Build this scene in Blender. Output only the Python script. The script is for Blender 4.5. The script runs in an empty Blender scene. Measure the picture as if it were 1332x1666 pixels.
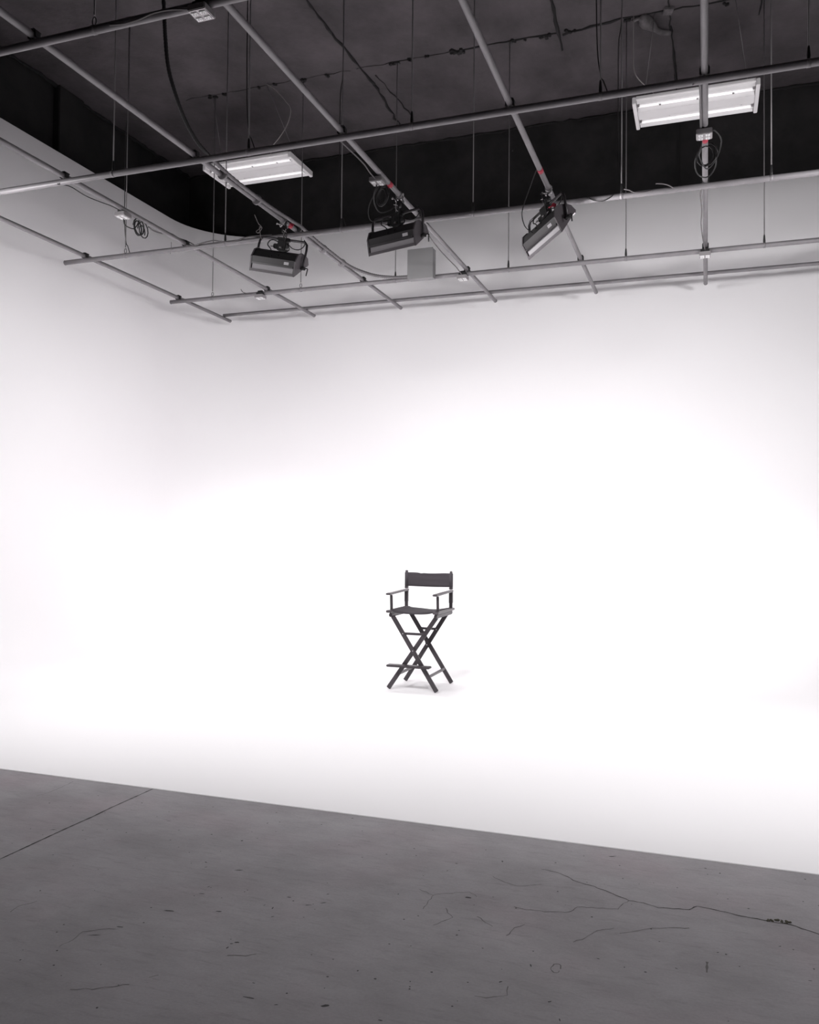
import bpy, bmesh, math, random
from mathutils import Vector, Matrix
random.seed(7)
S = bpy.context.scene
COL = S.collection
PI = math.pi

# ------------------------------------------------------------------ materials
def mat(name, col, rough=.6, metal=0., emit=0., ecol=None):
    m = bpy.data.materials.new(name); m.use_nodes = True
    b = m.node_tree.nodes['Principled BSDF']
    b.inputs['Base Color'].default_value = (*col, 1)
    b.inputs['Roughness'].default_value = rough
    b.inputs['Metallic'].default_value = metal
    if emit:
        b.inputs['Emission Color'].default_value = (*(ecol or col), 1)
        b.inputs['Emission Strength'].default_value = emit
    return m

def vary(m, scale, amount, detail=6, bump=0., bscale=None, dark=None, stretch=(1, 1, 1), bdist=.01):
    """procedural variation of base colour by object-space noise, with optional bump"""
    nt = m.node_tree; N = nt.nodes; L = nt.links
    b = N['Principled BSDF']
    base = list(b.inputs['Base Color'].default_value)[:3]
    tc = N.new('ShaderNodeTexCoord'); mp = N.new('ShaderNodeMapping')
    mp.inputs['Scale'].default_value = stretch
    L.new(tc.outputs['Object'], mp.inputs[0])
    n = N.new('ShaderNodeTexNoise'); n.inputs['Scale'].default_value = scale
    n.inputs['Detail'].default_value = detail; n.inputs['Roughness'].default_value = .62
    L.new(mp.outputs[0], n.inputs['Vector'])
    r = N.new('ShaderNodeValToRGB')
    r.color_ramp.elements[0].position = .3; r.color_ramp.elements[1].position = .7
    lo = [c * (1 - amount) for c in base] if dark is None else dark
    hi = [min(1, c * (1 + amount)) for c in base]
    r.color_ramp.elements[0].color = (*lo, 1); r.color_ramp.elements[1].color = (*hi, 1)
    L.new(n.outputs['Fac'], r.inputs[0]); L.new(r.outputs[0], b.inputs['Base Color'])
    if bump:
        n2 = N.new('ShaderNodeTexNoise'); n2.inputs['Scale'].default_value = bscale or scale * 4
        n2.inputs['Detail'].default_value = 8
        L.new(tc.outputs['Object'], n2.inputs['Vector'])
        bp = N.new('ShaderNodeBump'); bp.inputs['Strength'].default_value = bump
        bp.inputs['Distance'].default_value = bdist
        L.new(n2.outputs['Fac'], bp.inputs['Height']); L.new(bp.outputs[0], b.inputs['Normal'])
    return m

def concrete():
    m = bpy.data.materials.new('concrete_floor'); m.use_nodes = True
    nt = m.node_tree; N = nt.nodes; L = nt.links; b = N['Principled BSDF']
    tc = N.new('ShaderNodeTexCoord')
    def noise(s, d, ro=.6, st=(1, 1, 1), rot=0):
        mp = N.new('ShaderNodeMapping'); mp.inputs['Scale'].default_value = st
        mp.inputs['Rotation'].default_value = (0, 0, rot)
        L.new(tc.outputs['Object'], mp.inputs[0])
        n = N.new('ShaderNodeTexNoise'); n.inputs['Scale'].default_value = s
        n.inputs['Detail'].default_value = d; n.inputs['Roughness'].default_value = ro
        L.new(mp.outputs[0], n.inputs['Vector']); return n
    def ramp(src, p0, c0, p1, c1):
        r = N.new('ShaderNodeValToRGB'); e = r.color_ramp.elements
        e[0].position = p0; e[0].color = (*c0, 1); e[1].position = p1; e[1].color = (*c1, 1)
        L.new(src, r.inputs[0]); return r
    def mix(kind, f, a, c):
        x = N.new('ShaderNodeMix'); x.data_type = 'RGBA'; x.blend_type = kind
        x.inputs[0].default_value = f
        L.new(a, x.inputs[6]); L.new(c, x.inputs[7]); return x.outputs[2]
    base = ramp(noise(.9, 7).outputs['Fac'], .3, (.276, .262, .274), .7, (.318, .306, .317))
    stain = ramp(noise(2.6, 8, .7, (1, 1.6, 1), .5).outputs['Fac'], .36, (.87, .86, .87), .60, (1.05, 1.04, 1.05))
    pink = ramp(noise(1.7, 3, .5).outputs['Fac'], .5, (1, 1, 1), .75, (1.05, .975, .99))
    scr = ramp(noise(7, 9, .75, (1, 5, 1), .25).outputs['Fac'], .36, (.86, .86, .86), .47, (1, 1, 1))
    fine = ramp(noise(95, 4, .7).outputs['Fac'], .3, (.93, .93, .93), .7, (1.05, 1.05, 1.05))
    c = mix('MULTIPLY', 1, base.outputs[0], stain.outputs[0])
    c = mix('MULTIPLY', 1, c, pink.outputs[0])
    c = mix('MULTIPLY', 1, c, scr.outputs[0])
    c = mix('MULTIPLY', 1, c, fine.outputs[0])
    L.new(c, b.inputs['Base Color'])
    rr = ramp(noise(3, 6).outputs['Fac'], .3, (.55,)*3, .7, (.72,)*3)
    L.new(rr.outputs[0], b.inputs['Roughness'])
    bp = N.new('ShaderNodeBump'); bp.inputs['Strength'].default_value = .15; bp.inputs['Distance'].default_value = .004
    L.new(noise(60, 8).outputs['Fac'], bp.inputs['Height']); L.new(bp.outputs[0], b.inputs['Normal'])
    b.inputs['Specular IOR Level'].default_value = .3
    return m

M = dict(
    white=mat('white_cyc_paint', (.912, .892, .908), .7),
    concrete=concrete(),
    crack=mat('crack_dirt', (.035, .032, .03), .9),
    crackfine=mat('fine_crack', (.12, .11, .112), .9),
    moss=mat('crack_rubble', (.07, .065, .048), .95),
    scuff=mat('scuff_rubber', (.045, .042, .044), .8),
    ceil=vary(mat('dark_ceiling', (.060, .051, .056), .85), 1.3, .42, 9, .5, 7, stretch=(1, .8, 1), bdist=.03),
    seam=mat('ceiling_seam', (.008, .007, .008), .9),
    plug=vary(mat('ceiling_putty', (.10, .09, .095), .9), 12, .4),
    dwall=vary(mat('dark_wall', (.0125, .011, .0118), .85), 1.6, .7, 8, .4, 5, bdist=.03),
    pipe=vary(mat('grey_pipe_paint', (.205, .193, .203), .5, .15), 5, .12, 5, .1, 60, bdist=.002),
    rod=mat('steel_rod', (.16, .15, .155), .5, .3),
    roddark=mat('dark_rod', (.02, .018, .02), .7),
    clamp=mat('black_clamp', (.012, .011, .012), .6),
    chrome=mat('bright_clamp', (.62, .60, .61), .28, .9),
    cable=mat('black_cable', (.012, .011, .012), .55),
    greycable=mat('grey_cable', (.11, .10, .105), .6),
    cord=mat('pale_cord', (.22, .2, .2), .7),
    conduit=mat('grey_flex_conduit', (.15, .14, .147), .55, .2),
    cbox=vary(mat('grey_box_paint', (.23, .225, .23), .6), 3, .04),
    outlet=mat('white_outlet', (.86, .85, .86), .35),
    slot=mat('outlet_slot', (.05, .045, .05), .6),
    boxmetal=mat('box_metal', (.38, .36, .37), .4, .6),
    red=mat('red_tape', (.42, .03, .06), .6),
    black=mat('black_housing', (.012, .011, .012), .5),
    capgrey=mat('charcoal_cap', (.10, .088, .097), .45, .1),
    panel=mat('dark_panel', (.035, .031, .034), .4, .2),
    reflector=mat('reflector_strip', (.36, .34, .36), .45, .1),
    sticker=mat('rating_sticker', (.55, .53, .55), .6),
    yoke=mat('yoke_steel', (.055, .05, .055), .35, .6),
    lamp=mat('lamp_face', (.9, .9, .9), .5, 0, 30., (1, .985, .99)),
    fixwhite=mat('white_enamel', (.80, .78, .79), .4),
    tube=mat('glass_tube', (.92, .91, .92), .15, 0, .55, (1, .98, .99)),
    wood=vary(mat('dark_stained_wood', (.045, .038, .043), .38), 18, .25, 4, stretch=(1, 1, .15)),
    armwood=mat('arm_wood', (.085, .075, .082), .3),
    canvas=vary(mat('charcoal_canvas', (.043, .037, .043), .9), 300, .25, 2, .2, 500, bdist=.001),
    rivet=mat('steel_rivet', (.5, .48, .5), .3, .8),
)

# ------------------------------------------------------------------ mesh builder
class MB:
    def __init__(s): s.bm = bmesh.new()
    def box(s, c, d, rot=None, bev=0.):
        r = bmesh.ops.create_cube(s.bm, size=1)
        mt = Matrix.Translation(Vector(c)) @ (rot.to_4x4() if rot else Matrix()) @ Matrix.Diagonal((*d, 1))
        bmesh.ops.transform(s.bm, matrix=mt, verts=r['verts'])
        if bev:
            es = list({e for v in r['verts'] for e in v.link_edges})
            bmesh.ops.bevel(s.bm, geom=es, offset=bev, segments=2, affect='EDGES', clamp_overlap=True)
        return s
    def bar(s, a, b, w, t, up=(0, 1, 0), bev=0.):
        """rectangular bar from a to b; t measured along 'up', w across"""
        a, b = Vector(a), Vector(b); z = (b - a).normalized(); u = Vector(up)
        x = u.cross(z).normalized(); y = z.cross(x)
        rot = Matrix((x, y, z)).transposed()
        return s.box((a + b) / 2, (w, t, (b - a).length), rot, bev)
    def tube(s, pts, r, seg=10, caps=True, closed=False):
        P = [Vector(p) for p in pts]; n = len(P); rings = []
        rad = r if isinstance(r, (list, tuple)) else [r] * n
        tprev = None; nx = None
        for i in range(n):
            if closed: t = (P[(i+1) % n] - P[i-1]).normalized()
            else: t = (P[min(i+1, n-1)] - P[max(i-1, 0)]).normalized()
            if nx is None:
                h = Vector((0, 0, 1)) if abs(t.z) < .9 else Vector((1, 0, 0))
                nx = t.cross(h).normalized()
            else:
                nx = (nx - t * nx.dot(t)).normalized()
            ny = t.cross(nx)
            rings.append([s.bm.verts.new(P[i] + (nx * math.cos(2*PI*k/seg) + ny * math.sin(2*PI*k/seg)) * rad[i]) for k in range(seg)])
        m = n if closed else n - 1
        for i in range(m):
            A, B = rings[i], rings[(i+1) % n]
            for k in range(seg):
                f = s.bm.faces.new((A[k], A[(k+1) % seg], B[(k+1) % seg], B[k])); f.smooth = True
        if caps and not closed:
            s.bm.faces.new(rings[0]); s.bm.faces.new(rings[-1])
        return s
    def prism(s, prof, x0, x1):
        """profile of (y,z) extruded along x"""
        a = [s.bm.verts.new((x0, y, z)) for y, z in prof]; b = [s.bm.verts.new((x1, y, z)) for y, z in prof]
        n = len(prof)
        s.bm.faces.new(a); s.bm.faces.new(b[::-1])
        for i in range(n): s.bm.faces.new((a[i], b[i], b[(i+1) % n], a[(i+1) % n]))
        return s
    def quad(s, *v):
        s.bm.faces.new([s.bm.verts.new(p) for p in v]); return s
    def build(s, name, m, parent=None):
        bmesh.ops.recalc_face_normals(s.bm, faces=s.bm.faces)
        me = bpy.data.meshes.new(name); s.bm.to_mesh(me); s.bm.free()
        me.materials.append(M[m]); o = bpy.data.objects.new(name, me); COL.objects.link(o)
        if parent: o.parent = parent
        return o

def smooth(pts, k=6):
    """Catmull-Rom through points"""
    P = [Vector(p) for p in pts]; P = [P[0]*2 - P[1]] + P + [P[-1]*2 - P[-2]]; out = []
    for i in range(1, len(P) - 2):
        a, b, c, d = P[i-1:i+3]
        for j in range(k):
            t = j / k
            out.append(.5 * ((2*b) + (c-a)*t + (2*a-5*b+4*c-d)*t*t + (-a+3*b-3*c+d)*t**3))
    out.append(P[-2]); return out

def tag(o, label, cat, group=None):
    o['label'] = label; o['category'] = cat
    if group: o['group'] = group
    return o
def empty(name, loc, label, cat, group=None, rot=(0, 0, 0)):
    o = bpy.data.objects.new(name, None); COL.objects.link(o); o.location = loc; o.rotation_euler = rot
    o.empty_display_size = .1
    return tag(o, label, cat, group)
def struct(o): o['kind'] = 'structure'; return o

# ------------------------------------------------------------------ camera (position and aim surveyed from the pipe grid)
yaw, pit, rol = 3.37989116e-01, 2.35804693e-02, 8.92452684e-03
F = Vector((-math.sin(yaw)*math.cos(pit), math.cos(yaw)*math.cos(pit), math.sin(pit)))
R0 = Vector((math.cos(yaw), math.sin(yaw), 0)); U0 = R0.cross(F)
R = R0*math.cos(rol) + U0*math.sin(rol); U = R.cross(F)
cam = bpy.data.cameras.new('camera'); co = bpy.data.objects.new('camera', cam); COL.objects.link(co)
co.matrix_world = Matrix.Translation((0, 0, 1.5)) @ Matrix((R, U, -F)).transposed().to_4x4()
cam.sensor_fit = 'HORIZONTAL'; cam.sensor_width = 36; cam.lens = 36 * 1375.98 / 1332
cam.clip_start = .05; cam.clip_end = 100
S.camera = co

# ------------------------------------------------------------------ the room shell
XW, YW, ZT, YF = -8.0, 12.5, 6.43, 4.165       # cyclorama: left wall, back wall, top, front edge of the painted floor
CEIL = 7.8
floor = struct(MB().box((-2, 4.9, -.1), (18, 16.6, .2)).build('floor', 'concrete'))
floor.location.z = 0
struct(MB().box((-2, 13.0, 3.9), (18, .3, 7.8)).build('wall_back', 'dwall'))
wl = struct(MB().box((-8.9, 4.9, 3.9), (.3, 16, 7.8)).build('wall_left', 'dwall'))
MB().box((-8.70, 9.75, 3.9), (.12, .5, 7.78), bev=.01).build('pilaster', 'dwall', wl)
MB().bar((-.40, 12.84, 5.5), (-.40, 12.84, 7.79), .035, .01, (0, 1, 0)).build('wall_seam', 'seam', [o for o in COL.objects if o.name == 'wall_back'][0])
struct(MB().box((6.98+.15, 4.9, 3.9), (.3, 16.6, 7.8)).build('wall_right', 'dwall'))
struct(MB().box((-2, -3.15, 3.9), (18, .3, 7.8)).build('wall_front', 'dwall'))
ceiling = struct(MB().box((-2, 4.9, CEIL + .1), (18, 16.6, .2)).build('ceiling', 'ceil'))

def cyclorama():
    bm = bmesh.new(); Rc, r, z0 = 1.25, 1.0, .004
    # plan path: (point, inward normal)
    plan = []
    n = 16
    for y in (YF, 6, 8, 10, YW - Rc): plan.append((Vector((XW, y, 0)), Vector((1, 0, 0))))
    c = Vector((XW + Rc, YW - Rc, 0))
    for i in range(1, n):
        a = PI - i / n * PI / 2
        d = Vector((math.cos(a), math.sin(a), 0)); plan.append((c + d * Rc, -d))
    for x in (XW + Rc, -5, -3, 0, 3, 6.9): plan.append((Vector((x, YW, 0)), Vector((0, -1, 0))))
    prof = [(-.12, 0.), (-.12, ZT - .004), (-.116, ZT), (-.004, ZT), (0, ZT - .004), (0, 5.2), (0, 4.0), (0, 2.5), (0, z0 + r)]
    for i in range(1, 15):
        a = i / 14 * PI / 2; prof.append((r - r * math.cos(a), z0 + r - r * math.sin(a)))
    prof.append((Rc, z0))
    rows = [[bm.verts.new((p.x + nn.x*d, p.y + nn.y*d, z)) for d, z in prof] for p, nn in plan]
    for A, B in zip(rows, rows[1:]):
        for j in range(len(prof) - 1):
            f = bm.faces.new((A[j], B[j], B[j+1], A[j+1])); f.smooth = j >= 4
    # rest of the painted floor, and its thin front edge
    x0, x1, y1 = XW + Rc, 6.9, YW - Rc
    v = [bm.verts.new(p) for p in ((x0, YF, z0), (x1, YF, z0), (x1, y1, z0), (x0, y1, z0))]; bm.faces.new(v)
    v = [bm.verts.new(p) for p in ((XW, YF, 0), (x1, YF, 0), (x1, YF, z0), (XW, YF, z0))]; bm.faces.new(v)
    bmesh.ops.remove_doubles(bm, verts=bm.verts, dist=1e-5)
    bmesh.ops.recalc_face_normals(bm, faces=bm.faces)
    me = bpy.data.meshes.new('wall_cyclorama'); bm.to_mesh(me); bm.free(); me.materials.append(M['white'])
    o = bpy.data.objects.new('wall_cyclorama', me); COL.objects.link(o); return struct(o)
cyclorama()

# ---- floor joint, cracks, scuffs
def ribbon(mb, pts, w0, w1=None, z=.0006, jag=.0):
    P = []
    for a, b in zip(pts, pts[1:]):
        a, b = Vector((*a, 0)), Vector((*b, 0)); k = max(1, int((b-a).length / .018))
        for i in range(k): P.append(a + (b-a)*i/k)
    P.append(Vector((*pts[-1], 0)))
    n = len(P); L = []
    for i, p in enumerate(P):
        t = (P[min(i+1, n-1)] - P[max(i-1, 0)]).normalized(); q = Vector((-t.y, t.x, 0))
        off = q * random.uniform(-jag, jag)
        w = (w0 if w1 is None else w0 + (w1-w0)*i/(n-1)) * random.uniform(.55, 1.35) / 2
        L.append((mb.bm.verts.new((p.x+off.x+q.x*w, p.y+off.y+q.y*w, z)), mb.bm.verts.new((p.x+off.x-q.x*w, p.y+off.y-q.y*w, z))))
    for (a, b), (c, d) in zip(L, L[1:]): mb.bm.faces.new((a, b, d, c))
crk = {
'main': [(-0.694, 3.798), (-0.609, 3.779), (-0.526, 3.713), (-0.451, 3.69), (-0.37, 3.646), (-0.298, 3.603), (-0.243, 3.6), (-0.182, 3.574), (-0.065, 3.6), (-0.036, 3.647), (0.051, 3.629), (0.13, 3.613), (0.224, 3.606), (0.306, 3.598), (0.399, 3.553), (.7, 3.45), (1.1, 3.4)],
'b1': [(-0.881, 3.641), (-0.816, 3.597), (-0.759, 3.578), (-0.664, 3.634)],
'b2': [(-1.139, 3.399), (-1.065, 3.372), (-0.934, 3.453), (-.89, 3.42)],
'b2b': [(-1.065, 3.372), (-1.063, 3.233)],
'b3': [(-0.729, 3.382), (-0.677, 3.371), (-0.605, 3.381), (-0.512, 3.41), (-0.491, 3.471), (-0.414, 3.485), (-0.331, 3.501)],
'b4': [(-0.331, 3.501), (-0.324, 3.548), (-0.298, 3.603)],
'b5': [(-0.464, 3.168), (-0.421, 3.217), (-0.39, 3.29), (-0.332, 3.333)],
'b6': [(-0.306, 3.295), (-0.248, 3.343), (-0.194, 3.382), (-0.062, 3.434)],
'b7': [(-0.985, 3.271), (-0.936, 3.203), (-0.98, 3.113)],
'b8': [(-0.843, 3.246), (-0.771, 3.182)],
'b9': [(-0.703, 3.129), (-0.684, 3.202), (-0.657, 3.244)],
'b10': [(-0.709, 2.689), (-0.669, 2.692), (-0.613, 2.733), (-0.619, 2.786)],
's1': [(-2.195, 2.487), (-2.185, 2.545), (-2.191, 2.608), (-2.141, 2.65), (-2.093, 2.668)],
's2': [(-2.571, 2.64), (-2.575, 2.691), (-2.544, 2.756)],
's3': [(-1.956, 2.275), (-1.889, 2.298), (-1.843, 2.331), (-1.797, 2.366)],
's4': [(-3.545, 3.824), (-3.526, 3.922), (-3.536, 4.044), (-3.546, 4.119)],
's5': [(-1.596, 2.644), (-1.531, 2.661), (-1.504, 2.687)],
's6': [(-1.761, 2.422), (-1.743, 2.448)]}
j = MB(); ribbon(j, [(-3.03, -1.5), (-3.028, 0), (-3.021, 3.041), (-3.024, 3.3), (-3.025, 3.465), (-3.021, 3.652), (-3.027, 3.806), (-3.022, YF)], .008)
j.build('expansion_joint', 'crack', floor)
m_ = MB(); ribbon(m_, crk['main'], .0032, .0075, jag=.0035); m_.build('long_crack', 'crack', floor)
m_ = MB()
for k, v in crk.items():
    if k != 'main': ribbon(m_, v, .0030, jag=.0045)
ribbon(m_, [(.002, 3.187), (.001, 3.109)], .008)
ov = [(-.489 + .016*math.cos(a), 2.958 + .032*math.sin(a)) for a in [i/14*2*PI for i in range(14)]]
ribbon(m_, ov, .0035, jag=.002)
m_.build('hairline_cracks', 'crackfine', floor)
marks = [(-2.118, 3.628), (-1.947, 3.312), (-1.982, 3.019), (-1.965, 3.047), (-1.976, 3.114), (-1.996, 2.867), (-1.81, 2.93), (-1.612, 3.142), (-1.58, 3.117), (-1.67, 3.041), (-1.627, 3.031), (-1.59, 2.964), (-1.506, 3.105), (-1.458, 3.144), (-1.476, 3.224), (-1.612, 2.736), (-1.627, 2.72), (-1.624, 2.69), (-1.416, 2.513), (-1.388, 2.43), (-1.284, 2.424), (-1.138, 2.472), (-2.088, 2.688), (-2.132, 2.602), (-3.073, 3.427), (-2.613, 3.737), (-2.123, 3.889), (-1.748, 4.112), (-2.132, 3.338), (-2.101, 3.29), (-1.204, 3.326), (-0.944, 2.458), (-2.419, 3.284), (-0.925, 3.397), (-0.588, 3.586), (-1.083, 3.63), (-1.069, 3.724), (-0.879, 3.822), (-0.984, 3.93), (-0.413, 4.061), (0.056, 4.03), (-0.004, 4.066), (0.253, 3.398), (0.329, 3.174), (-0.649, 2.805), (-0.427, 2.652), (-0.361, 3.075), (-0.575, 2.946), (-0.883, 3.339), (-0.719, 3.37), (-0.098, 3.101), (0.038, 3.27), (-0.199, 3.374), (-0.762, 3.006), (-0.474, 2.742)]
BIG = {1: (.045, .009), 5: (.05, .008), 6: (.028, .009), 3: (.03, .006), 15: (.018, .010), 19: (.04, .006), 21: (.028, .013), 22: (.035, .007), 23: (.05, .004), 0: (.014, .012), 33: (.03, .012), 39: (.04, .008), 7: (.026, .007), 24: (.03, .008), 12: (.03, .006), 13: (.028, .006), 25: (.03, .004)}
m_ = MB()
for i, (x, y) in enumerate(marks):
    L_, W_ = BIG.get(i, (random.uniform(.008, .02), random.uniform(.004, .008)))
    a = math.radians(random.uniform(0, 45)) if i in BIG else random.uniform(0, PI)
    d = Vector((math.cos(a), math.sin(a), 0)) * L_/2
    n = 9; q = Vector((-d.y, d.x, 0)).normalized() * W_/2
    v = [m_.bm.verts.new(Vector((x, y, .0007)) + (d*math.cos(2*PI*k/n) + q*math.sin(2*PI*k/n)) * random.uniform(.6, 1.15)) for k in range(n)]
    m_.bm.faces.new(v)
for i in range(170):       # scatter of tiny chips
    x, y = random.uniform(-3.4, .5), random.uniform(1.9, 4.1); s_ = random.uniform(.002, .0045)
    v = [m_.bm.verts.new((x + s_*math.cos(a)*random.uniform(.6, 1.6), y + s_*math.sin(a), .0006)) for a in [k/6*2*PI for k in range(6)]]
    m_.bm.faces.new(v)
sc = m_.build('scuff_marks', 'scuff', floor); sc['kind'] = 'stuff'
m_ = MB()
for i in range(34):
    t = random.uniform(-.5, .5); x = .265 + t*.085; y = 3.612 + random.uniform(-.016, .016)*(1-abs(t)*1.4) + t*.01
    s_ = random.uniform(.003, .007)
    m_.box((x, y, s_*.3), (s_*1.6, s_, s_*.7), Matrix.Rotation(random.uniform(0, 3), 3, 'Z'))
rb = m_.build('crumbled_patch', 'moss', floor); rb['kind'] = 'stuff'

# ---- ceiling seams, rod anchors, patches
def wob(a, b, w, mb, jit=.02, z=CEIL - .006):
    a, b = Vector(a), Vector(b); n = max(2, int((b-a).length/.12)); pts = []; rr = []
    d = (b-a).normalized(); q = Vector((-d.y, d.x))
    for i in range(n+1):
        p = a + (b-a)*i/n + q*random.uniform(-jit, jit); pts.append((p.x, p.y, z)); rr.append(w*random.uniform(.35, 1.1))
    mb.tube(pts, rr, 6)
m_ = MB()
wob((-7.2, 10.44), (-4.6, 10.47), .004, m_); wob((-4.5, 10.47), (-2.9, 10.48), .005, m_)
wob((-3.05, 10.48), (-1.75, 10.5), .013, m_, .012); wob((-1.72, 10.55), (-1.0, 10.46), .020, m_); wob((-1.0, 10.46), (2.5, 10.5), .010, m_)
wob((-4.47, 3), (-4.48, 9.6), .022, m_, .008); wob((-4.48, 9.6), (-4.42, 10.9), .026, m_, .012); wob((-4.42, 10.9), (-4.50, 12.3), .022, m_, .02)
wob((-4.30, 10.7), (-4.22, 11.9), .010, m_, .015)
wob((-1.72, 3), (-1.72, 9.6), .018, m_, .01); wob((-1.73, 9.6), (-1.78, 10.9), .028, m_, .008)
wob((-.42, 3), (-.43, 10.9), .010, m_, .01); wob((-.42, 10.8), (-.40, 12.75), .018, m_, .006)
wob((.50, 9.0), (.62, 10.9), .010, m_, .03)
m_.build('panel_seam', 'seam', ceiling)
m_ = MB(); wob((-8.7, 12.8), (5, 12.8), .022, m_, .02, CEIL-.02); wob((-8.7, 3), (-8.7, 12.8), .03, m_, .02, CEIL-.02)
m_.build('edge_seam', 'seam', ceiling)
m_ = MB()
for x, y, s_ in ((-3.109, 10.475, .07), (-3.04, 10.49, .05), (-3.16, 10.48, .035), (-1.95, 10.52, .05), (-1.88, 10.5, .035), (-1.636, 10.51, .045), (-1.57, 10.5, .03), (-.922, 10.48, .04), (-3.5, 10.48, .03), (-3.72, 10.48, .045), (-4.0, 10.5, .04), (-2.33, 10.48, .035), (-2.2, 10.5, .03), (-4.95, 10.48, .04), (-5.3, 10.48, .045), (-5.75, 10.46, .03), (-6.0, 10.46, .03), (-6.57, 10.47, .04), (-6.8, 10.47, .04), (.206, 10.55, .035)):
    for k in range(3):
        m_.box((x + random.uniform(-s_, s_)*.7, y + random.uniform(-s_, s_)*.7, CEIL - .012), (s_, s_*.8, .03), Matrix.Rotation(random.uniform(0, 3), 3, 'Z'), .004)
m_.build('anchor_plates', 'seam', ceiling)
m_ = MB()
m_.tube(smooth([(-.86, 10.50, 7.76), (-.76, 10.48, 7.765), (-.66, 10.62, 7.75), (-.56, 10.83, 7.765), (-.44, 10.92, 7.78)], 5), [.02]*5+[.05, .075, .08, .085, .08, .07, .06, .05]+[.035]*8, 8)
m_.box((-.44, 10.45, 7.78), (.11, .13, .04), Matrix.Rotation(.3, 3, 'Z'), .006)
m_.build('putty_patch', 'plug', ceiling)

# ------------------------------------------------------------------ lighting grid: eleven pipes
ZA, ZB, ZB5, PR = 4.903, 4.849, 4.954, .0255
PRB = .0285
def pipe(a, b, label, group, PR=PR):
    m_ = MB(); a, b = Vector(a), Vector(b); d = (b-a).normalized()
    m_.tube([a + (b-a)*t/24 for t in range(25)], PR, 16)
    o = m_.build('grid_pipe', 'pipe'); tag(o, label, 'pipe', group)
    MB().tube([b - d*.004, b + d*.004], PR*1.06, 16).build('end_cap', 'pipe', o)
    MB().tube([a - d*.004, a + d*.004], PR*1.06, 16).build('end_cap', 'pipe', o)
    return o
XA = [-7.315, -5.85, -4.388, -2.93, -1.475, -.017]
ENDY = [11.93, 12.02, 12.0, 12.05, 12.04, 12.05]
LA = ['grey pipe running towards the back wall, the one closest to the left white wall',
      'grey pipe running to the back wall, second from the left wall, with a cable coil',
      'grey pipe with thick flexible conduit strapped along it, holding the leftmost strip light',
      'grey pipe holding the middle strip light, passing right of the square grey box',
      'grey pipe running to the back wall, holding the steeply tilted strip light',
      'rightmost grey pipe running to the back wall, crossing in front of the right fluorescent fixture']
gA, gB = 'pipes of the lighting grid running to the back wall', 'crosswise pipes of the lighting grid'
for x, y1, l in zip(XA, ENDY, LA): pipe((x, 1.2, ZA), (x, y1, ZA), l, gA)
YB = [4.572, 6.515, 8.53, 10.5, 11.765]; ZBs = [ZB]*4 + [ZB5]
X0 = [-7.9, -7.9, -7.62, -7.44, -7.33]
LB = ['crosswise grey pipe in the upper left corner of the photo, nearest the camera',
      'long crosswise grey pipe second nearest the camera, passing below the dark ceiling',
      'crosswise grey pipe along the top rim of the white back wall, behind the strip lights',
      'crosswise grey pipe carrying the square grey box, second from the back wall',
      'crosswise grey pipe closest to the white back wall, lowest in the photo']
for y, z, x0, l in zip(YB, ZBs, X0, LB): pipe((x0, y, z), (4.5, y, z), l, gB, PRB if z == ZB else PR)

# crossing clamps (one at each visible crossing) belong to the crosswise pipes
cross_objs = [o for o in COL.objects if o.name.startswith('grid_pipe')][6:]
for k, (y, o) in enumerate(zip(YB, cross_objs)):
    if k == 4: continue
    for x in XA:
        m_ = MB()
        m_.box((x, y, ZA+.0285), (.066, .075, .010), bev=.003)
        for s_ in (-1, 1): m_.box((x+s_*.031, y, ZA+.002), (.011, .05, .05), bev=.003); m_.tube([(x+s_*.031, y-.03, ZA+.02), (x+s_*.031, y+.03, ZA+.02)], .006, 6)
        m_.build('crossing_clamp', 'clamp', o)

# ------------------------------------------------------------------ hanger rods
def rod(x, y, ord_, rowtxt, double=False, eye=True, lean=0., base=None, side=1):
    r = empty('hanger_rod', (x, y, ZB), f'thin hanger rod, {ord_} on {rowtxt}', 'hanger rod', 'rods hanging the lighting grid')
    zt = CEIL - ZB
    MB().tube([(0, 0, .10), (lean*.5, 0, zt*.5), (lean, 0, zt-.01)], .0062, 8).build('rod', 'rod', r)
    MB().box((lean, 0, zt-.012), (.07, .05, .022), bev=.004).build('ceiling_bracket', 'clamp', r)
    if eye:
        c = [(.016*math.sin(a)*1.0, 0, .058 - .028*math.cos(a)) for a in [i/16*2*PI for i in range(16)]]
        MB().tube(c, .0042, 6, closed=True).build('eye_hook', 'rod', r)
    else:
        MB().tube([(0, 0, .03), (0, 0, .05), (0, 0, .11), (0, 0, .125)], [.012, .014, .009, .006], 10).build('swivel_nut', 'clamp', r)
    MB().tube([(-.014, 0, 0), (.014, 0, 0)], PRB+.0025, 14).build('pipe_collar', 'pipe', r)
    if double:
        MB().tube(smooth([(0, .01, zt-.03), (-.004, .01, zt*.62), (-.035, .01, zt*.5), (-.03, .01, .5), (-.004, .01, .18), (.02*side, .012, .12), (.055*side, .015, .02)], 8), .005, 6).build('safety_cable', 'cable', r)
    return r
ords6 = ['leftmost', 'second from the left', 'third from the left', 'fourth from the left', 'fifth from the left', 'rightmost']
row4 = 'crosswise pipe carrying the square box'
for x, o_ in zip((-6.735, -5.32, -3.92, -2.385, -.93, .625), ords6): rod(x, 10.5, o_, row4, eye=x < -5)
row3 = 'crosswise pipe along the wall\'s top rim'
for x, o_, d, s_ in zip((-6.71, -5.31, -3.83, -2.32, -.80, .57), ords6, (1, 0, 1, 0, 1, 0), (1, 1, 1, 1, 1, 1)): rod(x, 8.53, o_, row3, double=d, eye=x < -6, side=s_)
row2 = 'second nearest crosswise pipe'
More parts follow.
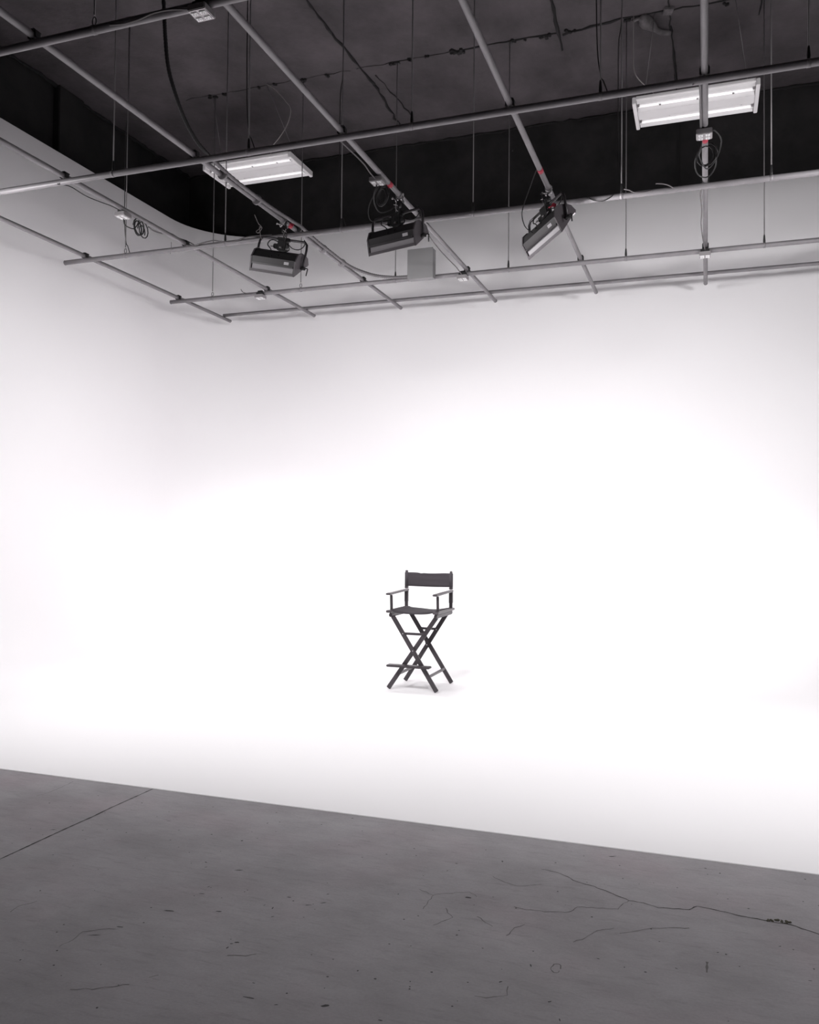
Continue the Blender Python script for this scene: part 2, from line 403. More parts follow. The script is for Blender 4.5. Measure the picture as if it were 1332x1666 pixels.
for x, o_, d in zip((-5.28, -3.83, -2.30, -.77, .68), ['leftmost', 'second from the left', 'middle one', 'second from the right', 'rightmost'], (0, 1, 0, 1, 0)): rod(x, 6.515, o_, row2, double=d, eye=False)
rod(-3.88, 4.572, 'the only one', 'nearest crosswise pipe at the upper left', eye=True)

# ------------------------------------------------------------------ quad outlet boxes
def outlet_box(x, y, zc, label, rot=0., dangling=False):
    r = empty('outlet_box', (x, y, zc), label, 'outlet box', 'quad outlet boxes on the grid', (0, 0, rot))
    MB().box((0, 0, -.058), (.128, .128, .046), bev=.005).build('box', 'boxmetal', r)
    m_ = MB(); m_.box((0, 0, -.018), (.10, .07, .036), bev=.004); m_.tube([(-.03, 0, 0), (.03, 0, 0)], PR+.006, 14)
    m_.build('mounting_bracket', 'clamp', r)
    for sx in (-1, 1):
        for sy in (-1, 1):
            f = MB().box((sx*.030, sy*.028, -.083), (.044, .034, .008), bev=.003).build('socket', 'outlet', r)
            s_ = MB()
            for q in (-.008, .008): s_.box((sx*.030+q, sy*.028+.002, -.0875), (.003, .011, .001))
            s_.box((sx*.030, sy*.028-.009, -.0875), (.005, .005, .001)); s_.build('slots', 'slot', f)
    return r
outlet_box(-3.03, 4.55, ZB, 'quad outlet box with four white sockets at the top edge, under the nearest pipe')
outlet_box(-5.87, 7.41, ZA, 'quad outlet box beside the coil of black cable, second pipe from the left wall', PI/2)
outlet_box(-2.965, 7.43, ZA, 'quad outlet box on the pipe just before the middle strip light', PI/2)
outlet_box(-.022, 7.40, ZA, 'quad outlet box with four white sockets below the right fluorescent fixture', PI/2)
outlet_box(-5.93, 10.46, ZB, 'small outlet box under a pipe crossing right of the lower left corner of the grid')
outlet_box(-2.975, 10.46, ZB, 'small outlet box with bright white sockets right of the square grey box')
outlet_box(-.022, 10.46, ZB, 'small outlet box under the rightmost pipe near the back wall')

# ------------------------------------------------------------------ square grey junction box with conduit
jb = empty('junction_box', (-3.52, 10.41, 4.80), 'large square grey metal box hanging on the crosswise pipe below the middle strip light', 'junction box')
MB().box((0, 0, .195), (.345, .12, .385), bev=.003).build('enclosure', 'cbox', jb)
MB().box((0, -.0635, .196), (.352, .008, .392), bev=.002).build('cover', 'cbox', jb)
MB().box((0, .062, .055), (.25, .006, .10), bev=.002).build('mounting_plate', 'clamp', jb)

dropc = smooth([(-4.15, 5.6, 7.79), (-4.25, 5.75, 7.2), (-4.345, 5.92, 6.4), (-4.365, 6.0, 5.91), (-4.385, 6.05, 5.72), (-4.400, 6.12, 5.50), (-4.395, 6.22, 5.32), (-4.392, 6.36, 5.16), (-4.37, 6.52, 5.03), (-4.335, 6.72, 4.945)], 16)
cp = smooth([(-4.335, 6.72, 4.945), (-4.322, 7.1, 4.90), (-4.325, 7.8, 4.90), (-4.325, 8.3, 4.925), (-4.325, 8.55, 4.935), (-4.325, 8.9, 4.91), (-4.31, 9.3, 4.89), (-4.29, 9.8, 4.875), (-4.20, 10.12, 4.872), (-4.08, 10.32, 4.872), (-3.90, 10.405, 4.865), (-3.72, 10.42, 4.86), (-3.66, 10.42, 4.86)], 14)
cd = MB().tube(cp, [(.0205 if i % 2 else .017) for i in range(len(cp))], 10).build('flexible_conduit', 'conduit')
tag(cd, 'thick flexible conduit dropping from the ceiling, strapped to a pipe, curving into the grey box', 'conduit')
MB().tube(dropc, [(.0195 if i % 2 else .0155) for i in range(len(dropc))], 10).build('black_drop', 'cable', cd)
for y in (6.95, 7.6, 9.2, 9.75): MB().tube([(-4.365, y-.012, 4.90), (-4.365, y+.012, 4.90)], .052, 14).build('strap', 'pipe', cd)

# ------------------------------------------------------------------ theatrical strip lights
def coil_pts(c, r, turns, ax=(1, 0, 0), seg=12, jit=.2):
    c = Vector(c); ax = Vector(ax).normalized(); h = Vector((0, 0, 1)); u = ax.cross(h).normalized()
    P = []
    for i in range(int(turns*seg)+1):
        a = i/seg*2*PI; rr = r*(1 + jit*math.sin(a*.37+turns))
        P.append(c + u*math.cos(a)*rr + h*math.sin(a)*rr*1.15 + ax*(.012*math.sin(a*.53)))
    return P
PROF = [(-.105, -.165), (-.135, -.02), (-.10, .065), (-.04, .098), (.05, .098), (.10, .085), (.14, .03)]
def strip_light(loc, drop, label, rotz, roll, dx=0., pitch=0.):
    """loc = point on the pipe where it is clamped"""
    r = empty('strip_light', loc, label, 'strip light', 'strip lights hanging over the white set', (0, 0, rotz))
    # clamp on the pipe, stem
    m_ = MB()
    q = Matrix.Rotation(-rotz, 3, 'Z')
    m_.tube([q @ Vector((0, -.022, 0)), q @ Vector((0, .022, 0))], PR+.009, 14)
    m_.bar((-.05, 0, -.035), (.05, 0, -.035), .026, .014); m_.bar((-.038, 0, .01), (-.038, 0, -.06), .014, .018); m_.bar((.038, 0, .01), (.038, 0, -.06), .014, .018)
    m_.tube([(.03, 0, -.04), (.06, -.03, -.085)], .006, 8); m_.tube([(.06, -.03, -.085), (.064, -.034, -.092)], .013, 8)
    m_.tube([(-.02, 0, -.04), (-.065, -.025, -.03)], .0065, 8); m_.tube([(-.065, -.025, -.03), (-.072, -.028, -.028)], .012, 8)
    m_.build('pipe_clamp', 'chrome', r)
    c = Vector((dx, 0, -drop)); rt = Matrix.Rotation(roll, 3, 'Y')     # roll about depth axis
    rp = rt @ Matrix.Rotation(pitch, 3, 'X')    # the head itself also pitches inside its yoke
    T = lambda v: c + rt @ Vector(v)
    ytop = .235
    m_ = MB(); m_.tube([(0, 0, -.05), T((0, 0, ytop+.02))], .013, 10); m_.tube([(0, 0, -.085), (0, 0, -.125)], .02, 10); m_.build('stem', 'clamp', r)
    m_ = MB()
    yk = [(-.30, 0, -.04), (-.30, 0, .15), (-.293, 0, .205), (-.265, 0, ytop), (-.1, 0, ytop), (.1, 0, ytop), (.265, 0, ytop), (.293, 0, .205), (.30, 0, .15), (.30, 0, -.04)]
    m_.tube([T(p) for p in yk], .013, 10)
    for s_ in (-1, 1): m_.tube([T((s_*.30, 0, -.03)), T((s_*.30, 0, -.06))], .017, 10)
    m_.build('yoke', 'yoke', r)
    m_ = MB(); m_.bar(T((-.075, 0, ytop)), T((.075, 0, ytop)), .034, .05, (0, 1, 0), .004); m_.build('yoke_plate', 'black', r)
    def tr(mb):
        bmesh.ops.transform(mb.bm, matrix=Matrix.Translation(c) @ rp.to_4x4(), verts=mb.bm.verts); return mb
    ho = tr(MB().prism([(y*.97, z*.97) for y, z in PROF], -.265, .265)).build('housing', 'black', r)
    pf = [(y*1.06, z*1.07) for y, z in PROF]
    for s_ in (-1, 1): tr(MB().prism(pf, s_*.265, s_*.281)).build('end_cap', 'capgrey', r)
    # camera-side panel: dark upper sheet, stepped lip, pale lower reflector, rim
    def pan(t0, t1, off0, off1):
        a, b = Vector((-.135, -.02)), Vector((-.105, -.165)); nrm = Vector((-.98, -.2))
        p0 = a + (b-a)*t0; p1 = a + (b-a)*t1
        return [tuple(p0 + nrm*off0), tuple(p1 + nrm*off1), tuple(p1 + nrm*(off1-.01)), tuple(p0 + nrm*(off0-.01))]
    tr(MB().prism(pan(-.05, .38, .003, .004), -.262, .262)).build('upper_panel', 'panel', r)
    tr(MB().prism(pan(.38, .50, .014, .012), -.258, .258)).build('panel_lip', 'panel', r)
    tr(MB().prism(pan(.50, .86, -.004, .002), -.255, .255)).build('lower_panel', 'reflector', r)
    tr(MB().prism(pan(.86, 1.05, .012, .014), -.272, .272)).build('rim', 'capgrey', r)
    tr(MB().prism(pan(.10, .30, .006, .007), .14, .20)).build('rating_label', 'sticker', r)
    # lit opening, on the far underside, pointing to the back wall
    a, b = Vector((-.090, -.143)), Vector((.126, .018)); nn = Vector((.161, -.216)).normalized()*.004; a += nn; b += nn
    w = MB(); w.quad((-.25, a.x, a.y), (.25, a.x, a.y), (.25, b.x, b.y), (-.25, b.x, b.y)); tr(w)
    for v in w.bm.verts: pass
    w.build('lamp_opening', 'lamp', r)
    # back lip of the opening
    tr(MB().prism([(.14, .03), (.152, .022), (.140, .008), (.128, .016)], -.272, .272)).build('rim', 'capgrey', r)
    # pivots, tightening handle
    for s_ in (-1, 1): MB().tube([T((s_*.275, 0, -.045)), T((s_*.325, 0, -.045))], .02, 12).build('pivot', 'clamp', r)
    MB().tube([T((.325, 0, -.045)), T((.352, 0, -.04)), T((.362, 0, -.045)), T((.36, 0, -.12))], .0065, 8).build('handle', 'clamp', r)
    # ballast and terminal box with cables under the yoke
    rp = rt
    bb = tr(MB().box((.0, 0, .165), (.11, .07, .11), bev=.006).box((-.075, -.01, .15), (.055, .05, .05), bev=.008)).build('terminal_box', 'black', r)
    m_ = MB()
    m_.tube(smooth([T(p) for p in ((-.05, -.02, .20), (-.13, -.04, .205), (-.16, -.05, .15), (-.10, -.07, .10), (-.06, -.09, .05), (-.04, -.13, .0))]), .006, 6)
    m_.tube(smooth([T(p) for p in ((.05, -.02, .19), (.10, -.05, .16), (.12, -.06, .11), (.06, -.08, .07), (.03, -.12, .02))]), .006, 6)
    m_.tube(smooth([T(p) for p in ((.05, 0, .20), (.13, -.01, .15), (.21, 0, .15), (.262, 0, .20), (.25, 0, .26))]), .005, 6)
    m_.tube(smooth([T(p) for p in ((.03, -.03, .21), (.05, -.05, .27), (.02, -.04, .36), (-.02, -.02, .40), (.0, -.01, .44))]), .006, 6)
    m_.build('power_cable', 'cable', r)
    m_ = MB()
    for (x, z_) in ((-.105, .135), (.0, .135), (.085, .125)): m_.box(T((x, -.045, z_)), (.03, .012, .014), rt, .002)
    m_.build('connector', 'chrome', r)
    m_ = MB(); m_.tube(smooth([T((-.02, -.03, .33)), T((.035, -.035, .30)), T((.03, -.03, .25)), T((.0, -.03, .29)), T((.015, -.03, .35))]), .003, 6)
    m_.build('safety_wire', 'chrome', r)
    return r
strip_light((XA[2], 8.23, ZA), .435, 'black strip light under the left pipe, its housing sagging down to the right', 0, math.radians(13), dx=-.045)
strip_light((XA[3], 7.95, ZA), .425, 'black strip light in the middle, hanging level above the square grey box', math.radians(-12), math.radians(-2), dx=-.02)
strip_light((XA[4], 8.25, ZA), .405, 'black strip light on the right, tilted steeply with its left end down', math.radians(-44), math.radians(-12), dx=.0, pitch=math.radians(14))

# red tape tags wrapped on the pipes by the lights
def tape(p, rad, lab, flag=None):
    p = Vector(p); m_ = MB(); m_.tube([p + Vector((0, -.038, 0)), p + Vector((0, .038, 0))], rad, 14)
    if flag: m_.box(p + Vector(flag), (.045, .003, .04), Matrix.Rotation(.6, 3, 'Y'))
    tag(m_.build('red_tape', 'red'), lab, 'tape', 'red tape on the pipes')
tape((XA[2], 8.36, ZA), PR+.0015, 'red tape wrapped on the pipe beside the clamp of the left strip light', (.04, 0, .01))
tape((XA[3], 7.66, ZA), PR+.0015, 'red tape on the pipe between the outlet box and the middle strip light', (-.02, 0, -.02))
tape((XA[4], 7.80, ZA), PR+.0015, 'red tape wrapped on the pipe above the tilted strip light')
tape((XA[5], 7.62, ZA), PR+.0015, 'red tape on the rightmost pipe right below the outlet box')
q_ = MB(); q_.box((-1.395, 8.1, 4.672), (.045, .02, .035), Matrix.Rotation(.5, 3, 'Y'), .006); q_.tube([(-1.40, 8.1, 4.67), (-1.45, 8.12, 4.66)], .008, 8)
tag(q_.build('red_tape', 'red'), 'red tape tab on the cable inside the yoke of the tilted strip light', 'tape', 'red tape on the pipes')

# ------------------------------------------------------------------ loose cables on the grid
def cable(pts, r, m, label, name='cable', k=8, group='loose cables on the lighting grid'):
    return tag(MB().tube(smooth(pts, k), r, 8).build(name, m), label, 'cable', group)
m_ = MB()
m_.tube(coil_pts((-5.86, 7.66, 4.80), .078, 2.0, jit=.18), .0075, 8)
m_.tube(coil_pts((-5.865, 7.74, 4.79), .070, 1.6, jit=.25), .006, 8)
m_.tube(smooth([(-5.87, 7.42, 4.81), (-5.87, 7.44, 4.76), (-5.87, 7.50, 4.75), (-5.87, 7.60, 4.77), (-5.86, 7.66, 4.86), (-5.85, 7.66, 4.93)]), .006, 8)
tag(m_.build('cable_coil', 'cable'), 'coil of black cable dangling from the second pipe from the left wall', 'cable', 'cable coils')
m_ = MB()
m_.tube(coil_pts((-.01, 7.72, 4.80), .085, 2.2, (.3, 1, 0), jit=.22), .006, 8)
m_.tube(smooth([(-.04, 7.42, 4.80), (-.05, 7.46, 4.74), (-.06, 7.6, 4.74), (.0, 7.72, 4.68), (.08, 7.70, 4.76), (.115, 7.6, 4.86), (.06, 7.48, 4.90), (.02, 7.42, 4.86)]), .006, 8)
m_.tube(smooth([(-.05, 7.8, 4.92), (-.10, 7.85, 4.82), (-.08, 7.95, 4.74), (.0, 8.0, 4.72), (.07, 7.95, 4.78), (.08, 7.85, 4.88)]), .006, 8)
tag(m_.build('cable_coil', 'cable'), 'tangle of black cable hanging from the rightmost pipe below its outlet box', 'cable', 'cable coils')
m_ = MB()
m_.tube(coil_pts((-2.98, 7.60, 4.76), .08, 2.4, (.6, 1, 0), jit=.22), .0065, 8)
m_.tube(smooth([(-2.97, 7.43, 4.81), (-3.01, 7.46, 4.74), (-3.06, 7.6, 4.70), (-3.05, 7.72, 4.66), (-2.98, 7.8, 4.70), (-2.95, 7.86, 4.76)]), .007, 8)
m_.tube(smooth([(-2.96, 7.45, 4.80), (-3.10, 7.55, 4.66), (-3.12, 7.65, 4.56), (-3.04, 7.78, 4.60), (-2.97, 7.9, 4.66)]), .005, 8)
tag(m_.build('cable_coil', 'cable'), 'tangle of black cable between the outlet box and the middle strip light', 'cable', 'cable coils')
cable([(-3.72, 4.53, 4.83), (-3.62, 4.53, 4.818), (-3.50, 4.53, 4.822), (-3.38, 4.53, 4.842), (-3.24, 4.53, 4.838), (-3.10, 4.54, 4.815)], .007, 'greycable', 'grey cable running under the nearest crosswise pipe to the outlet box at the top edge')
cable([(-2.95, 6.50, 4.83), (-2.975, 6.60, 4.858), (-2.975, 6.80, 4.868), (-2.97, 7.1, 4.872), (-2.975, 7.25, 4.86), (-2.965, 7.38, 4.845)], .006, 'greycable', 'thin grey cable along the middle light pipe, running up to its outlet box')
cable([(-2.96, 8.62, 4.90), (-2.97, 8.85, 4.88), (-2.985, 9.15, 4.865), (-2.985, 9.45, 4.845), (-2.975, 9.8, 4.83), (-2.97, 10.15, 4.83), (-2.975, 10.42, 4.815)], .006, 'greycable', 'thin grey cable sagging beside the pipe above the outlet box with bright sockets')
cable([(-.05, 8.56, 4.88), (-.062, 8.8, 4.87), (-.052, 9.2, 4.87), (-.060, 9.6, 4.865), (-.046, 10.05, 4.86), (-.02, 10.40, 4.83)], .006, 'greycable', 'thin grey cable wavering along the left side of the rightmost pipe')
cable([(-.10, 6.50, 4.825), (-.055, 6.56, 4.85), (-.048, 6.75, 4.885), (-.048, 7.0, 4.885), (-.048, 7.34, 4.88)], .009, 'conduit', 'short bent conduit on the rightmost pipe in front of the right fluorescent fixture', 'bent_conduit')
cable([(-5.90, 6.48, 4.82), (-5.875, 6.62, 4.848), (-5.875, 6.84, 4.84), (-5.875, 7.05, 4.858), (-5.87, 7.2, 4.875), (-5.865, 7.36, 4.88)], .005, 'cable', 'thin black cable under the pipe leading to the coil near the left wall')
cable([(-5.87, 7.84, 4.87), (-5.872, 7.95, 4.862), (-5.872, 8.1, 4.885), (-5.868, 8.25, 4.935), (-5.86, 8.4, 4.93), (-5.84, 8.5, 4.935), (-5.82, 8.62, 4.93), (-5.81, 8.75, 4.90)], .0075, 'greycable', 'grey cable twisted round the pipe after the coil near the left wall')
cable([(-5.80, 8.47, 4.86), (-5.70, 8.47, 4.845), (-5.58, 8.475, 4.868), (-5.45, 8.49, 4.885), (-5.34, 8.48, 4.862), (-5.22, 8.475, 4.842), (-5.10, 8.475, 4.852), (-4.98, 8.49, 4.88), (-4.7, 8.53, 4.885)], .0075, 'greycable', 'grey cable draped along the rim pipe left of the leftmost strip light')
cable([(-1.13, 8.50, 4.872), (-1.09, 8.495, 4.838), (-1.03, 8.495, 4.815), (-.97, 8.495, 4.81), (-.91, 8.495, 4.832), (-.87, 8.50, 4.865)], .0055, 'cable', 'small loop of black cable sagging below the rim pipe right of the tilted strip light')
cable([(-.77, 8.48, 4.895), (-.72, 8.47, 4.875), (-.67, 8.48, 4.85), (-.58, 8.49, 4.845), (-.50, 8.50, 4.856)], .006, 'greycable', 'short grey cable wrapped over the rim pipe beside a hanger rod')
cable([(-.47, 8.49, 4.915), (-.42, 8.49, 4.908), (-.36, 8.48, 4.885), (-.30, 8.48, 4.845)], .006, 'greycable', 'short grey cable lying over the rim pipe near the rightmost pipe')
cable([(-4.62, 8.0, 4.92), (-4.60, 8.05, 4.84), (-4.57, 8.06, 4.80), (-4.63, 8.06, 4.76), (-4.60, 8.06, 4.74), (-4.56, 8.06, 4.79), (-4.59, 8.06, 4.80), (-4.58, 8.07, 4.70), (-4.565, 8.08, 4.66)], .0035, 'cord', 'small knotted pale cord hanging left of the clamp of the left strip light', 'cord')
cable([(-6.025, 8.49, 4.93), (-6.02, 8.485, 4.87), (-6.02, 8.48, 4.81), (-6.03, 8.48, 4.785)], .003, 'cord', 'thin zip tie tail hanging at the pipe crossing near the left wall', 'zip_tie')
cable([(-6.22, 10.42, 4.91), (-6.19, 10.42, 4.87), (-6.14, 10.42, 4.85), (-6.05, 10.43, 4.84)], .005, 'greycable', 'short curl of cable at the small outlet box in the lower left of the grid')
cable([(-1.478, 7.78, 4.932), (-1.52, 7.82, 4.90), (-1.60, 7.95, 4.81), (-1.67, 8.03, 4.70), (-1.70, 8.06, 4.60), (-1.68, 8.12, 4.50), (-1.62, 8.2, 4.46)], .005, 'cable', 'black cable falling left of the tilted strip light')

# ------------------------------------------------------------------ two suspended fluorescent fixtures
def fluorescent(x0, x1, label, cordpts):
    y0, y1, z = 10.68, 11.40, 6.85; cx_, cy_ = (x0+x1)/2, (y0+y1)/2; w, d = x1-x0, y1-y0
    r = empty('fluorescent_fixture', (cx_, cy_, z), label, 'ceiling light', 'fluorescent fixtures under the ceiling')
    MB().box((0, 0, .055), (w-.08, d-.02, .04), bev=.006).build('housing', 'fixwhite', r)
    MB().box((0, 0, .012), (w-.09, .20, .05), bev=.004).build('center_channel', 'fixwhite', r)
    for s_ in (-1, 1):
        MB().box((s_*(w/2-.02), 0, .02), (.045, d, .085), bev=.006).build('end_plate', 'fixwhite', r)
        # flared reflector wings around the tubes
        m_ = MB(); yy = s_*.215
        m_.prism([(yy-.10, .035), (yy-.075, .004), (yy-.068, .004), (yy-.088, .035)], -(w/2-.05), w/2-.05)
        m_.prism([(yy+.10, .035), (yy+.118, -.006), (yy+.112, -.006), (yy+.088, .035)], -(w/2-.05), w/2-.05)
        m_.build('reflector', 'fixwhite', r)
        MB().tube([(-(w/2-.055), yy, .006), (w/2-.055, yy, .006)], .0155, 14).build('tube', 'tube', r)
        m_ = MB()
        for e in (-1, 1): m_.box((e*(w/2-.062), yy, .015), (.03, .045, .045), bev=.004)
        m_.build('lamp_holder', 'boxmetal', r)
    m_ = MB()
    for y_ in (-.115, .115):
        m_.box((0, y_, .03), (w-.12, .006, .012))
    for sx in (-.28, .02, .3): m_.box((sx*w, -.215, -.008), (.025, .035, .006), bev=.002); m_.box((sx*w+.1, .11, .0), (.02, .03, .01), bev=.002)
    m_.build('clip', 'boxmetal', r)
    m_ = MB()
    for s_ in (-1, 1):
        for e in (-.005,): m_.tube([(s_*(w/2-.12), e, .2), (s_*(w/2-.28), -.55, CEIL - z)], .0045, 6)
        m_.tube([(s_*(w/2-.12), -.18, .075), (s_*(w/2-.12), 0, .2), (s_*(w/2-.12), .18, .075)], .0035, 6)
    m_.build('suspension_wire', 'rod', r)
    c = MB().tube(smooth([(p[0]-cx_, p[1]-cy_, p[2]-z) for p in cordpts], 6), .006, 8).build('power_cord', 'cord', r)
    return r
fluorescent(-7.05, -5.60, 'white twin tube fixture on the left, half hidden behind the pipe with the flexible conduit',
    [(-5.85, 10.42, 7.79), (-5.71, 10.4, 7.684), (-5.529, 10.4, 7.477), (-5.456, 10.4, 7.348), (-5.51, 10.4, 7.149), (-5.635, 10.4, 6.981), (-5.85, 10.6, 6.97), (-6.05, 10.9, 6.93)])
fluorescent(-.875, .594, 'white twin tube fixture on the right, crossed by the rightmost grid pipe',
    [(-.84, 10.42, 7.78), (-.841, 10.4, 7.359), (-.833, 10.4, 7.132), (-.797, 10.4, 7.013), (-0.725, 10.5, 6.96), (-0.64, 10.7, 6.96), (-.6, 10.85, 6.93)])

# ------------------------------------------------------------------ director's chair
def chair():
    CX, CY = -2.615, 7.79
    r = empty('director_chair', (CX, CY, .004), 'tall folding director chair of dark wood and charcoal canvas alone on the white floor', 'chair')
    V = lambda x, y, z: (x-CX, y-CY, z)
    def leg(x0, x1, y, y1, ztop, riv):
        a, b = Vector(V(x0, y, .0)), Vector(V(x1, y1, ztop)); d = (b-a).normalized()
        m_ = MB(); m_.bar(a + d*.014, b, .041, .021, bev=.004)
        lo = min(v.co.z for v in m_.bm.verts)
        for v in m_.bm.verts:
            v.co.z -= lo
        o = m_.build('leg', 'wood', r)
        k = MB()
        for t in riv:
            p = a + (b-a)*t; k.tube([p + Vector((0, -.014, 0)), p + Vector((0, .014, 0))], .006, 8)
        k.build('rivet', 'rivet', o)
        return o
    leg(-2.868, -2.385, 7.575, 7.575, .70, (.54,)); leg(-2.362, -2.812, 7.548, 7.548, .70, (.54, .765))
    leg(-2.862, -2.425, 8.035, 8.035, .695, (.54, .765)); leg(-2.368, -2.815, 8.06, 8.06, .695, (.54,))
    # brace bars across the upper V of each pair
    MB().bar(V(-2.715, 7.56, .535), V(-2.475, 7.56, .535), .022, .018, bev=.003).build('brace', 'wood', r)
    MB().bar(V(-2.715, 8.048, .535), V(-2.525, 8.048, .535), .022, .018, bev=.003).build('brace', 'wood', r)
    MB().box(V(-2.617, 8.03, .405), (.05, .03, .04), bev=.006).build('hinge_block', 'wood', r)
    # low side stretchers, front to back
    MB().bar(V(-2.77, 7.575, .145), V(-2.775, 8.04, .145), .016, .026, (0, 0, 1), .003).build('stretcher', 'armwood', r)
    MB().bar(V(-2.445, 7.56, .145), V(-2.45, 8.05, .145), .016, .026, (0, 0, 1), .003).build('stretcher', 'armwood', r)
    # footrest
    f = MB().box(V(-2.630, 7.50, .238), (.425, .085, .02), bev=.006); f.build('footrest', 'wood', r)
    MB().bar(V(-2.77, 7.55, .225), V(-2.48, 7.55, .225), .02, .03, bev=.003).build('footrest_rail', 'wood', r)
    for s_, x in ((-1, -2.835), (1, -2.372)):
        # seat rail: top board over a lower bearer
        MB().box(V(x, 7.77, .742), (.058, .55, .024), bev=.005).build('seat_rail', 'armwood', r)
        MB().box(V(x - s_*.008, 7.78, .708), (.030, .52, .038), bev=.006).build('lower_rail', 'wood', r)
        # back post: broad below the arm, slim above
        m_ = MB()
        m_.bar(V(x, 8.0, .73), V(x, 8.0, .83), .030, .028, bev=.003); m_.bar(V(x, 8.0, .80), V(x, 8.0, .925), .036, .032, bev=.003)
        m_.build('back_post', 'wood', r)
        m_ = MB(); m_.bar(V(x, 8.0, .94), V(x, 8.0, 1.114), .024, .024, bev=.004); m_.box(V(x, 8.0, .945), (.034, .034, .024), bev=.004)
        m_.build('upper_post', 'wood', r)
        MB().bar(V(x, 7.575, .75), V(x, 7.565, .895), .024, .022, bev=.004).build('arm_post', 'wood', r)
        # armrest: slightly tapered plank
        m_ = MB(); y0, y1 = 7.475, 8.03
        m_.box(V(x, (y0+y1)/2, .914), (.052, y1-y0, .019), Matrix.Rotation(math.radians(1.2), 3, 'X'), .006)
        for v in m_.bm.verts:
            if v.co.y > .1: v.co.x = (x-CX) + (v.co.x - (x-CX))*.8
        m_.build('armrest', 'armwood', r)
    # canvas seat, sagging between the rails
    m_ = MB(); nx, ny = 20, 10; xa, xb, ya, yb = -2.832, -2.376, 7.53, 8.0; G = []
    for jn in range(ny+1):
        row = []
        for i in range(nx+1):
            u, v = i/nx, jn/ny; s_ = math.sin(PI*u)
            z = .757 - .024*s_**.7 + .004*math.sin(9*u+5*v)*s_
            row.append(m_.bm.verts.new(V(xa+(xb-xa)*u, ya+(yb-ya)*v, z)))
        G.append(row)
    for a, b in zip(G, G[1:]):
        for i in range(nx):
            f_ = m_.bm.faces.new((a[i], a[i+1], b[i+1], b[i])); f_.smooth = True
    o = m_.build('seat_canvas', 'canvas', r); sm = o.modifiers.new('thick', 'SOLIDIFY'); sm.thickness = .006; sm.offset = 0
    # front hem hanging a little
    m_ = MB(); m_.tube(smooth([V(xa+.01, 7.53, .752), V(-2.74, 7.53, .734), V(-2.605, 7.53, .728), V(-2.47, 7.53, .734), V(xb-.01, 7.53, .752)]), .0065, 8)
    m_.build('seat_hem', 'canvas', r)
    # canvas back, wrapped round the posts with soft wrinkles
    m_ = MB(); nx, nz = 28, 8; G = []
    x0, x1 = -2.849, -2.358
    for k in range(nz+1):
        row = []
        for i in range(nx+1):
            u, v = i/nx, k/nz; s_ = math.sin(PI*u)
            zt = 1.093 - .003*s_ + .004*math.sin(7*u+1) * s_ - .005*math.exp(-((u-.33)/.04)**2); zb = .957 - .004*s_
            y = 7.984 + .030*s_**.6 + .006*math.sin(5*v*PI+3*u)*s_*(.4+v*.3) + .004*math.sin(11*u)*s_
            row.append(m_.bm.verts.new(V(x0+(x1-x0)*u, y, zb+(zt-zb)*v)))
        G.append(row)
    for a, b in zip(G, G[1:]):
        for i in range(nx):
            f_ = m_.bm.faces.new((a[i], a[i+1], b[i+1], b[i])); f_.smooth = True
    o = m_.build('back_canvas', 'canvas', r); sm = o.modifiers.new('thick', 'SOLIDIFY'); sm.thickness = .005; sm.offset = 0
    for x in (-2.835, -2.372):
        MB().tube([V(x, 8.0, .956), V(x, 8.0, 1.09)], .0195, 12).build('back_sleeve', 'canvas', r)
chair()

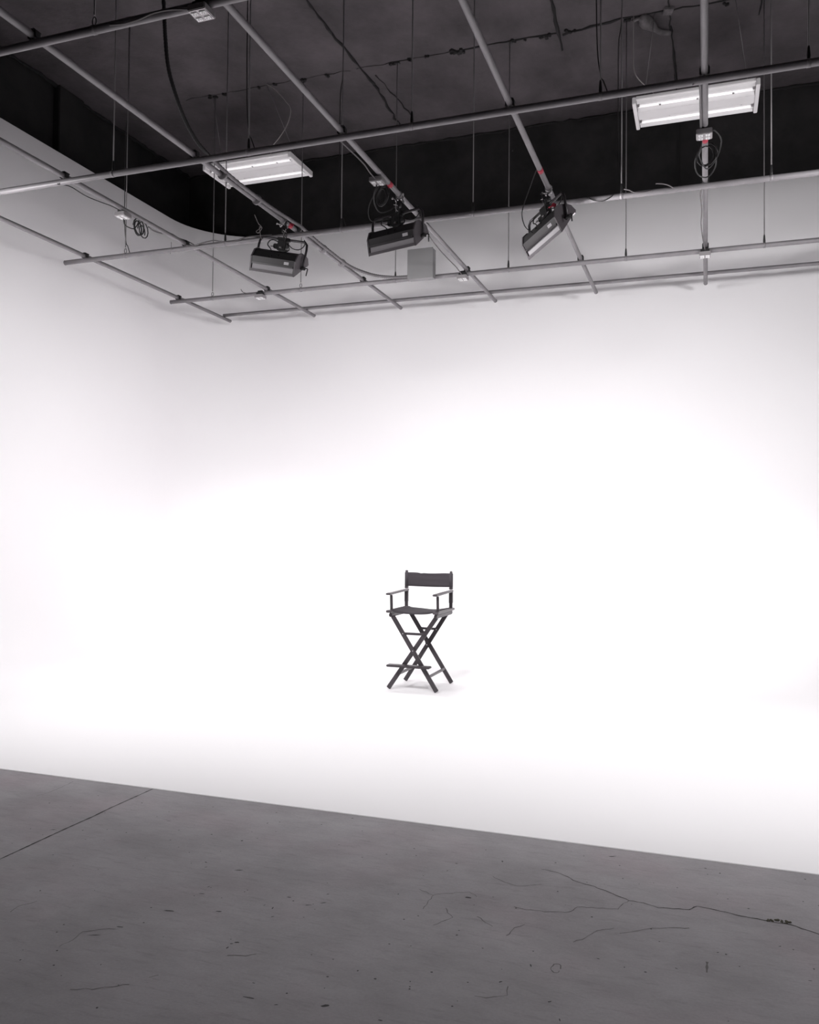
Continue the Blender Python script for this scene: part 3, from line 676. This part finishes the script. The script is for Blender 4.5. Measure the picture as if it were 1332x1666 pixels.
# ------------------------------------------------------------------ light: strip lights, plus unseen area lamps added to brighten walls and floor
def area(loc, target, size, power, name='added_lamp', col=(1, .99, .995), spread=PI):
    l = bpy.data.lights.new(name, 'AREA'); l.shape = 'RECTANGLE'; l.size, l.size_y = size; l.energy = power; l.color = col; l.spread = spread
    o = bpy.data.objects.new(name, l); COL.objects.link(o); o.location = loc
    o.rotation_euler = (Vector(target) - Vector(loc)).to_track_quat('-Z', 'Y').to_euler()
    return o
W = dict(strips=9.7, right=.02, row=.295, wash=.04, cove=.10, left=.135, leftw=.13, rfront=.075, spot=.0, front=.125, sideb=.5, sidel=.22, side=.04)
M['lamp'].node_tree.nodes['Principled BSDF'].inputs['Emission Strength'].default_value = 15 * W['strips']
RD = math.radians
for x in (1.6, 3.1, 4.6): area((x, 8.2, 4.4), (x, 11.6, 1.0), (.55, .3), 100 * W['right'], spread=RD(150))
for x in (-4.6, -2.2, .2, 2.6):
    area((x, 2.8, 4.6), (x*.9-.3, 8.3, 0), (.8, .4), 100 * W['row'], spread=RD(84))
    area((x, 2.9, 4.6), (x, 8.6, 0), (.8, .4), 100 * W['spot'], spread=RD(50))
    area((x, 3.0, 4.6), (x, 12.4, 1.6), (.8, .4), 100 * W['wash'], spread=RD(36))
    area((x, 3.1, 4.6), (x*1.15, 11.9, .0), (.8, .4), 100 * W['cove'], spread=RD(26))
    area((x, 1.2, 4.6), (x*.85-.3, 4.7, 0), (.8, .4), 100 * W['front'], spread=RD(90))
area((-3.8, 3.2, 4.6), (-6.6, 11.3, .3), (.8, .4), 16, spread=RD(30))  # extra unseen lamp, added to whiten the cove in the far left corner
area((2.2, 6.9, 4.1), (-1.5, 12.5, 5.2), (.5, .3), 100 * W['sideb'], spread=RD(130))
area((-6.8, 5.8, 4.1), (-4.5, 12.5, 5.2), (.5, .3), 100 * W['sidel'], spread=RD(130))
for p in ((-6.4, 5.2, 4.4), (-5.6, 3.9, 4.4)): area(p, (p[0]+.8, p[1]+2, 0), (.55, .3), 100 * W['left'], spread=RD(90))
for p in ((-3.4, 3.6, 4.5), (-4.2, 3.4, 4.5)): area(p, (-8, 9.2, 1.4), (.55, .3), 100 * W['leftw'], spread=RD(60))
for p in ((1.6, 6.3, 4.4), (1.8, 4.4, 4.4), (3.6, 6.3, 4.4)): area(p, (p[0]-.6, p[1]+1.2, 0), (.55, .3), 100 * W['rfront'], spread=RD(100))
area((2.4, 7.4, 4.55), (-8, 8.2, 4.6), (.4, .25), 100 * W['side'], spread=RD(110))
w = bpy.data.worlds.new('world'); S.world = w; w.use_nodes = True
w.node_tree.nodes['Background'].inputs[0].default_value = (.5, .48, .5, 1)
w.node_tree.nodes['Background'].inputs[1].default_value = .02

S.view_settings.view_transform = 'Standard'; S.view_settings.look = 'None'
S.view_settings.exposure = 0.; S.view_settings.gamma = 1.; S.view_settings.use_curve_mapping = False
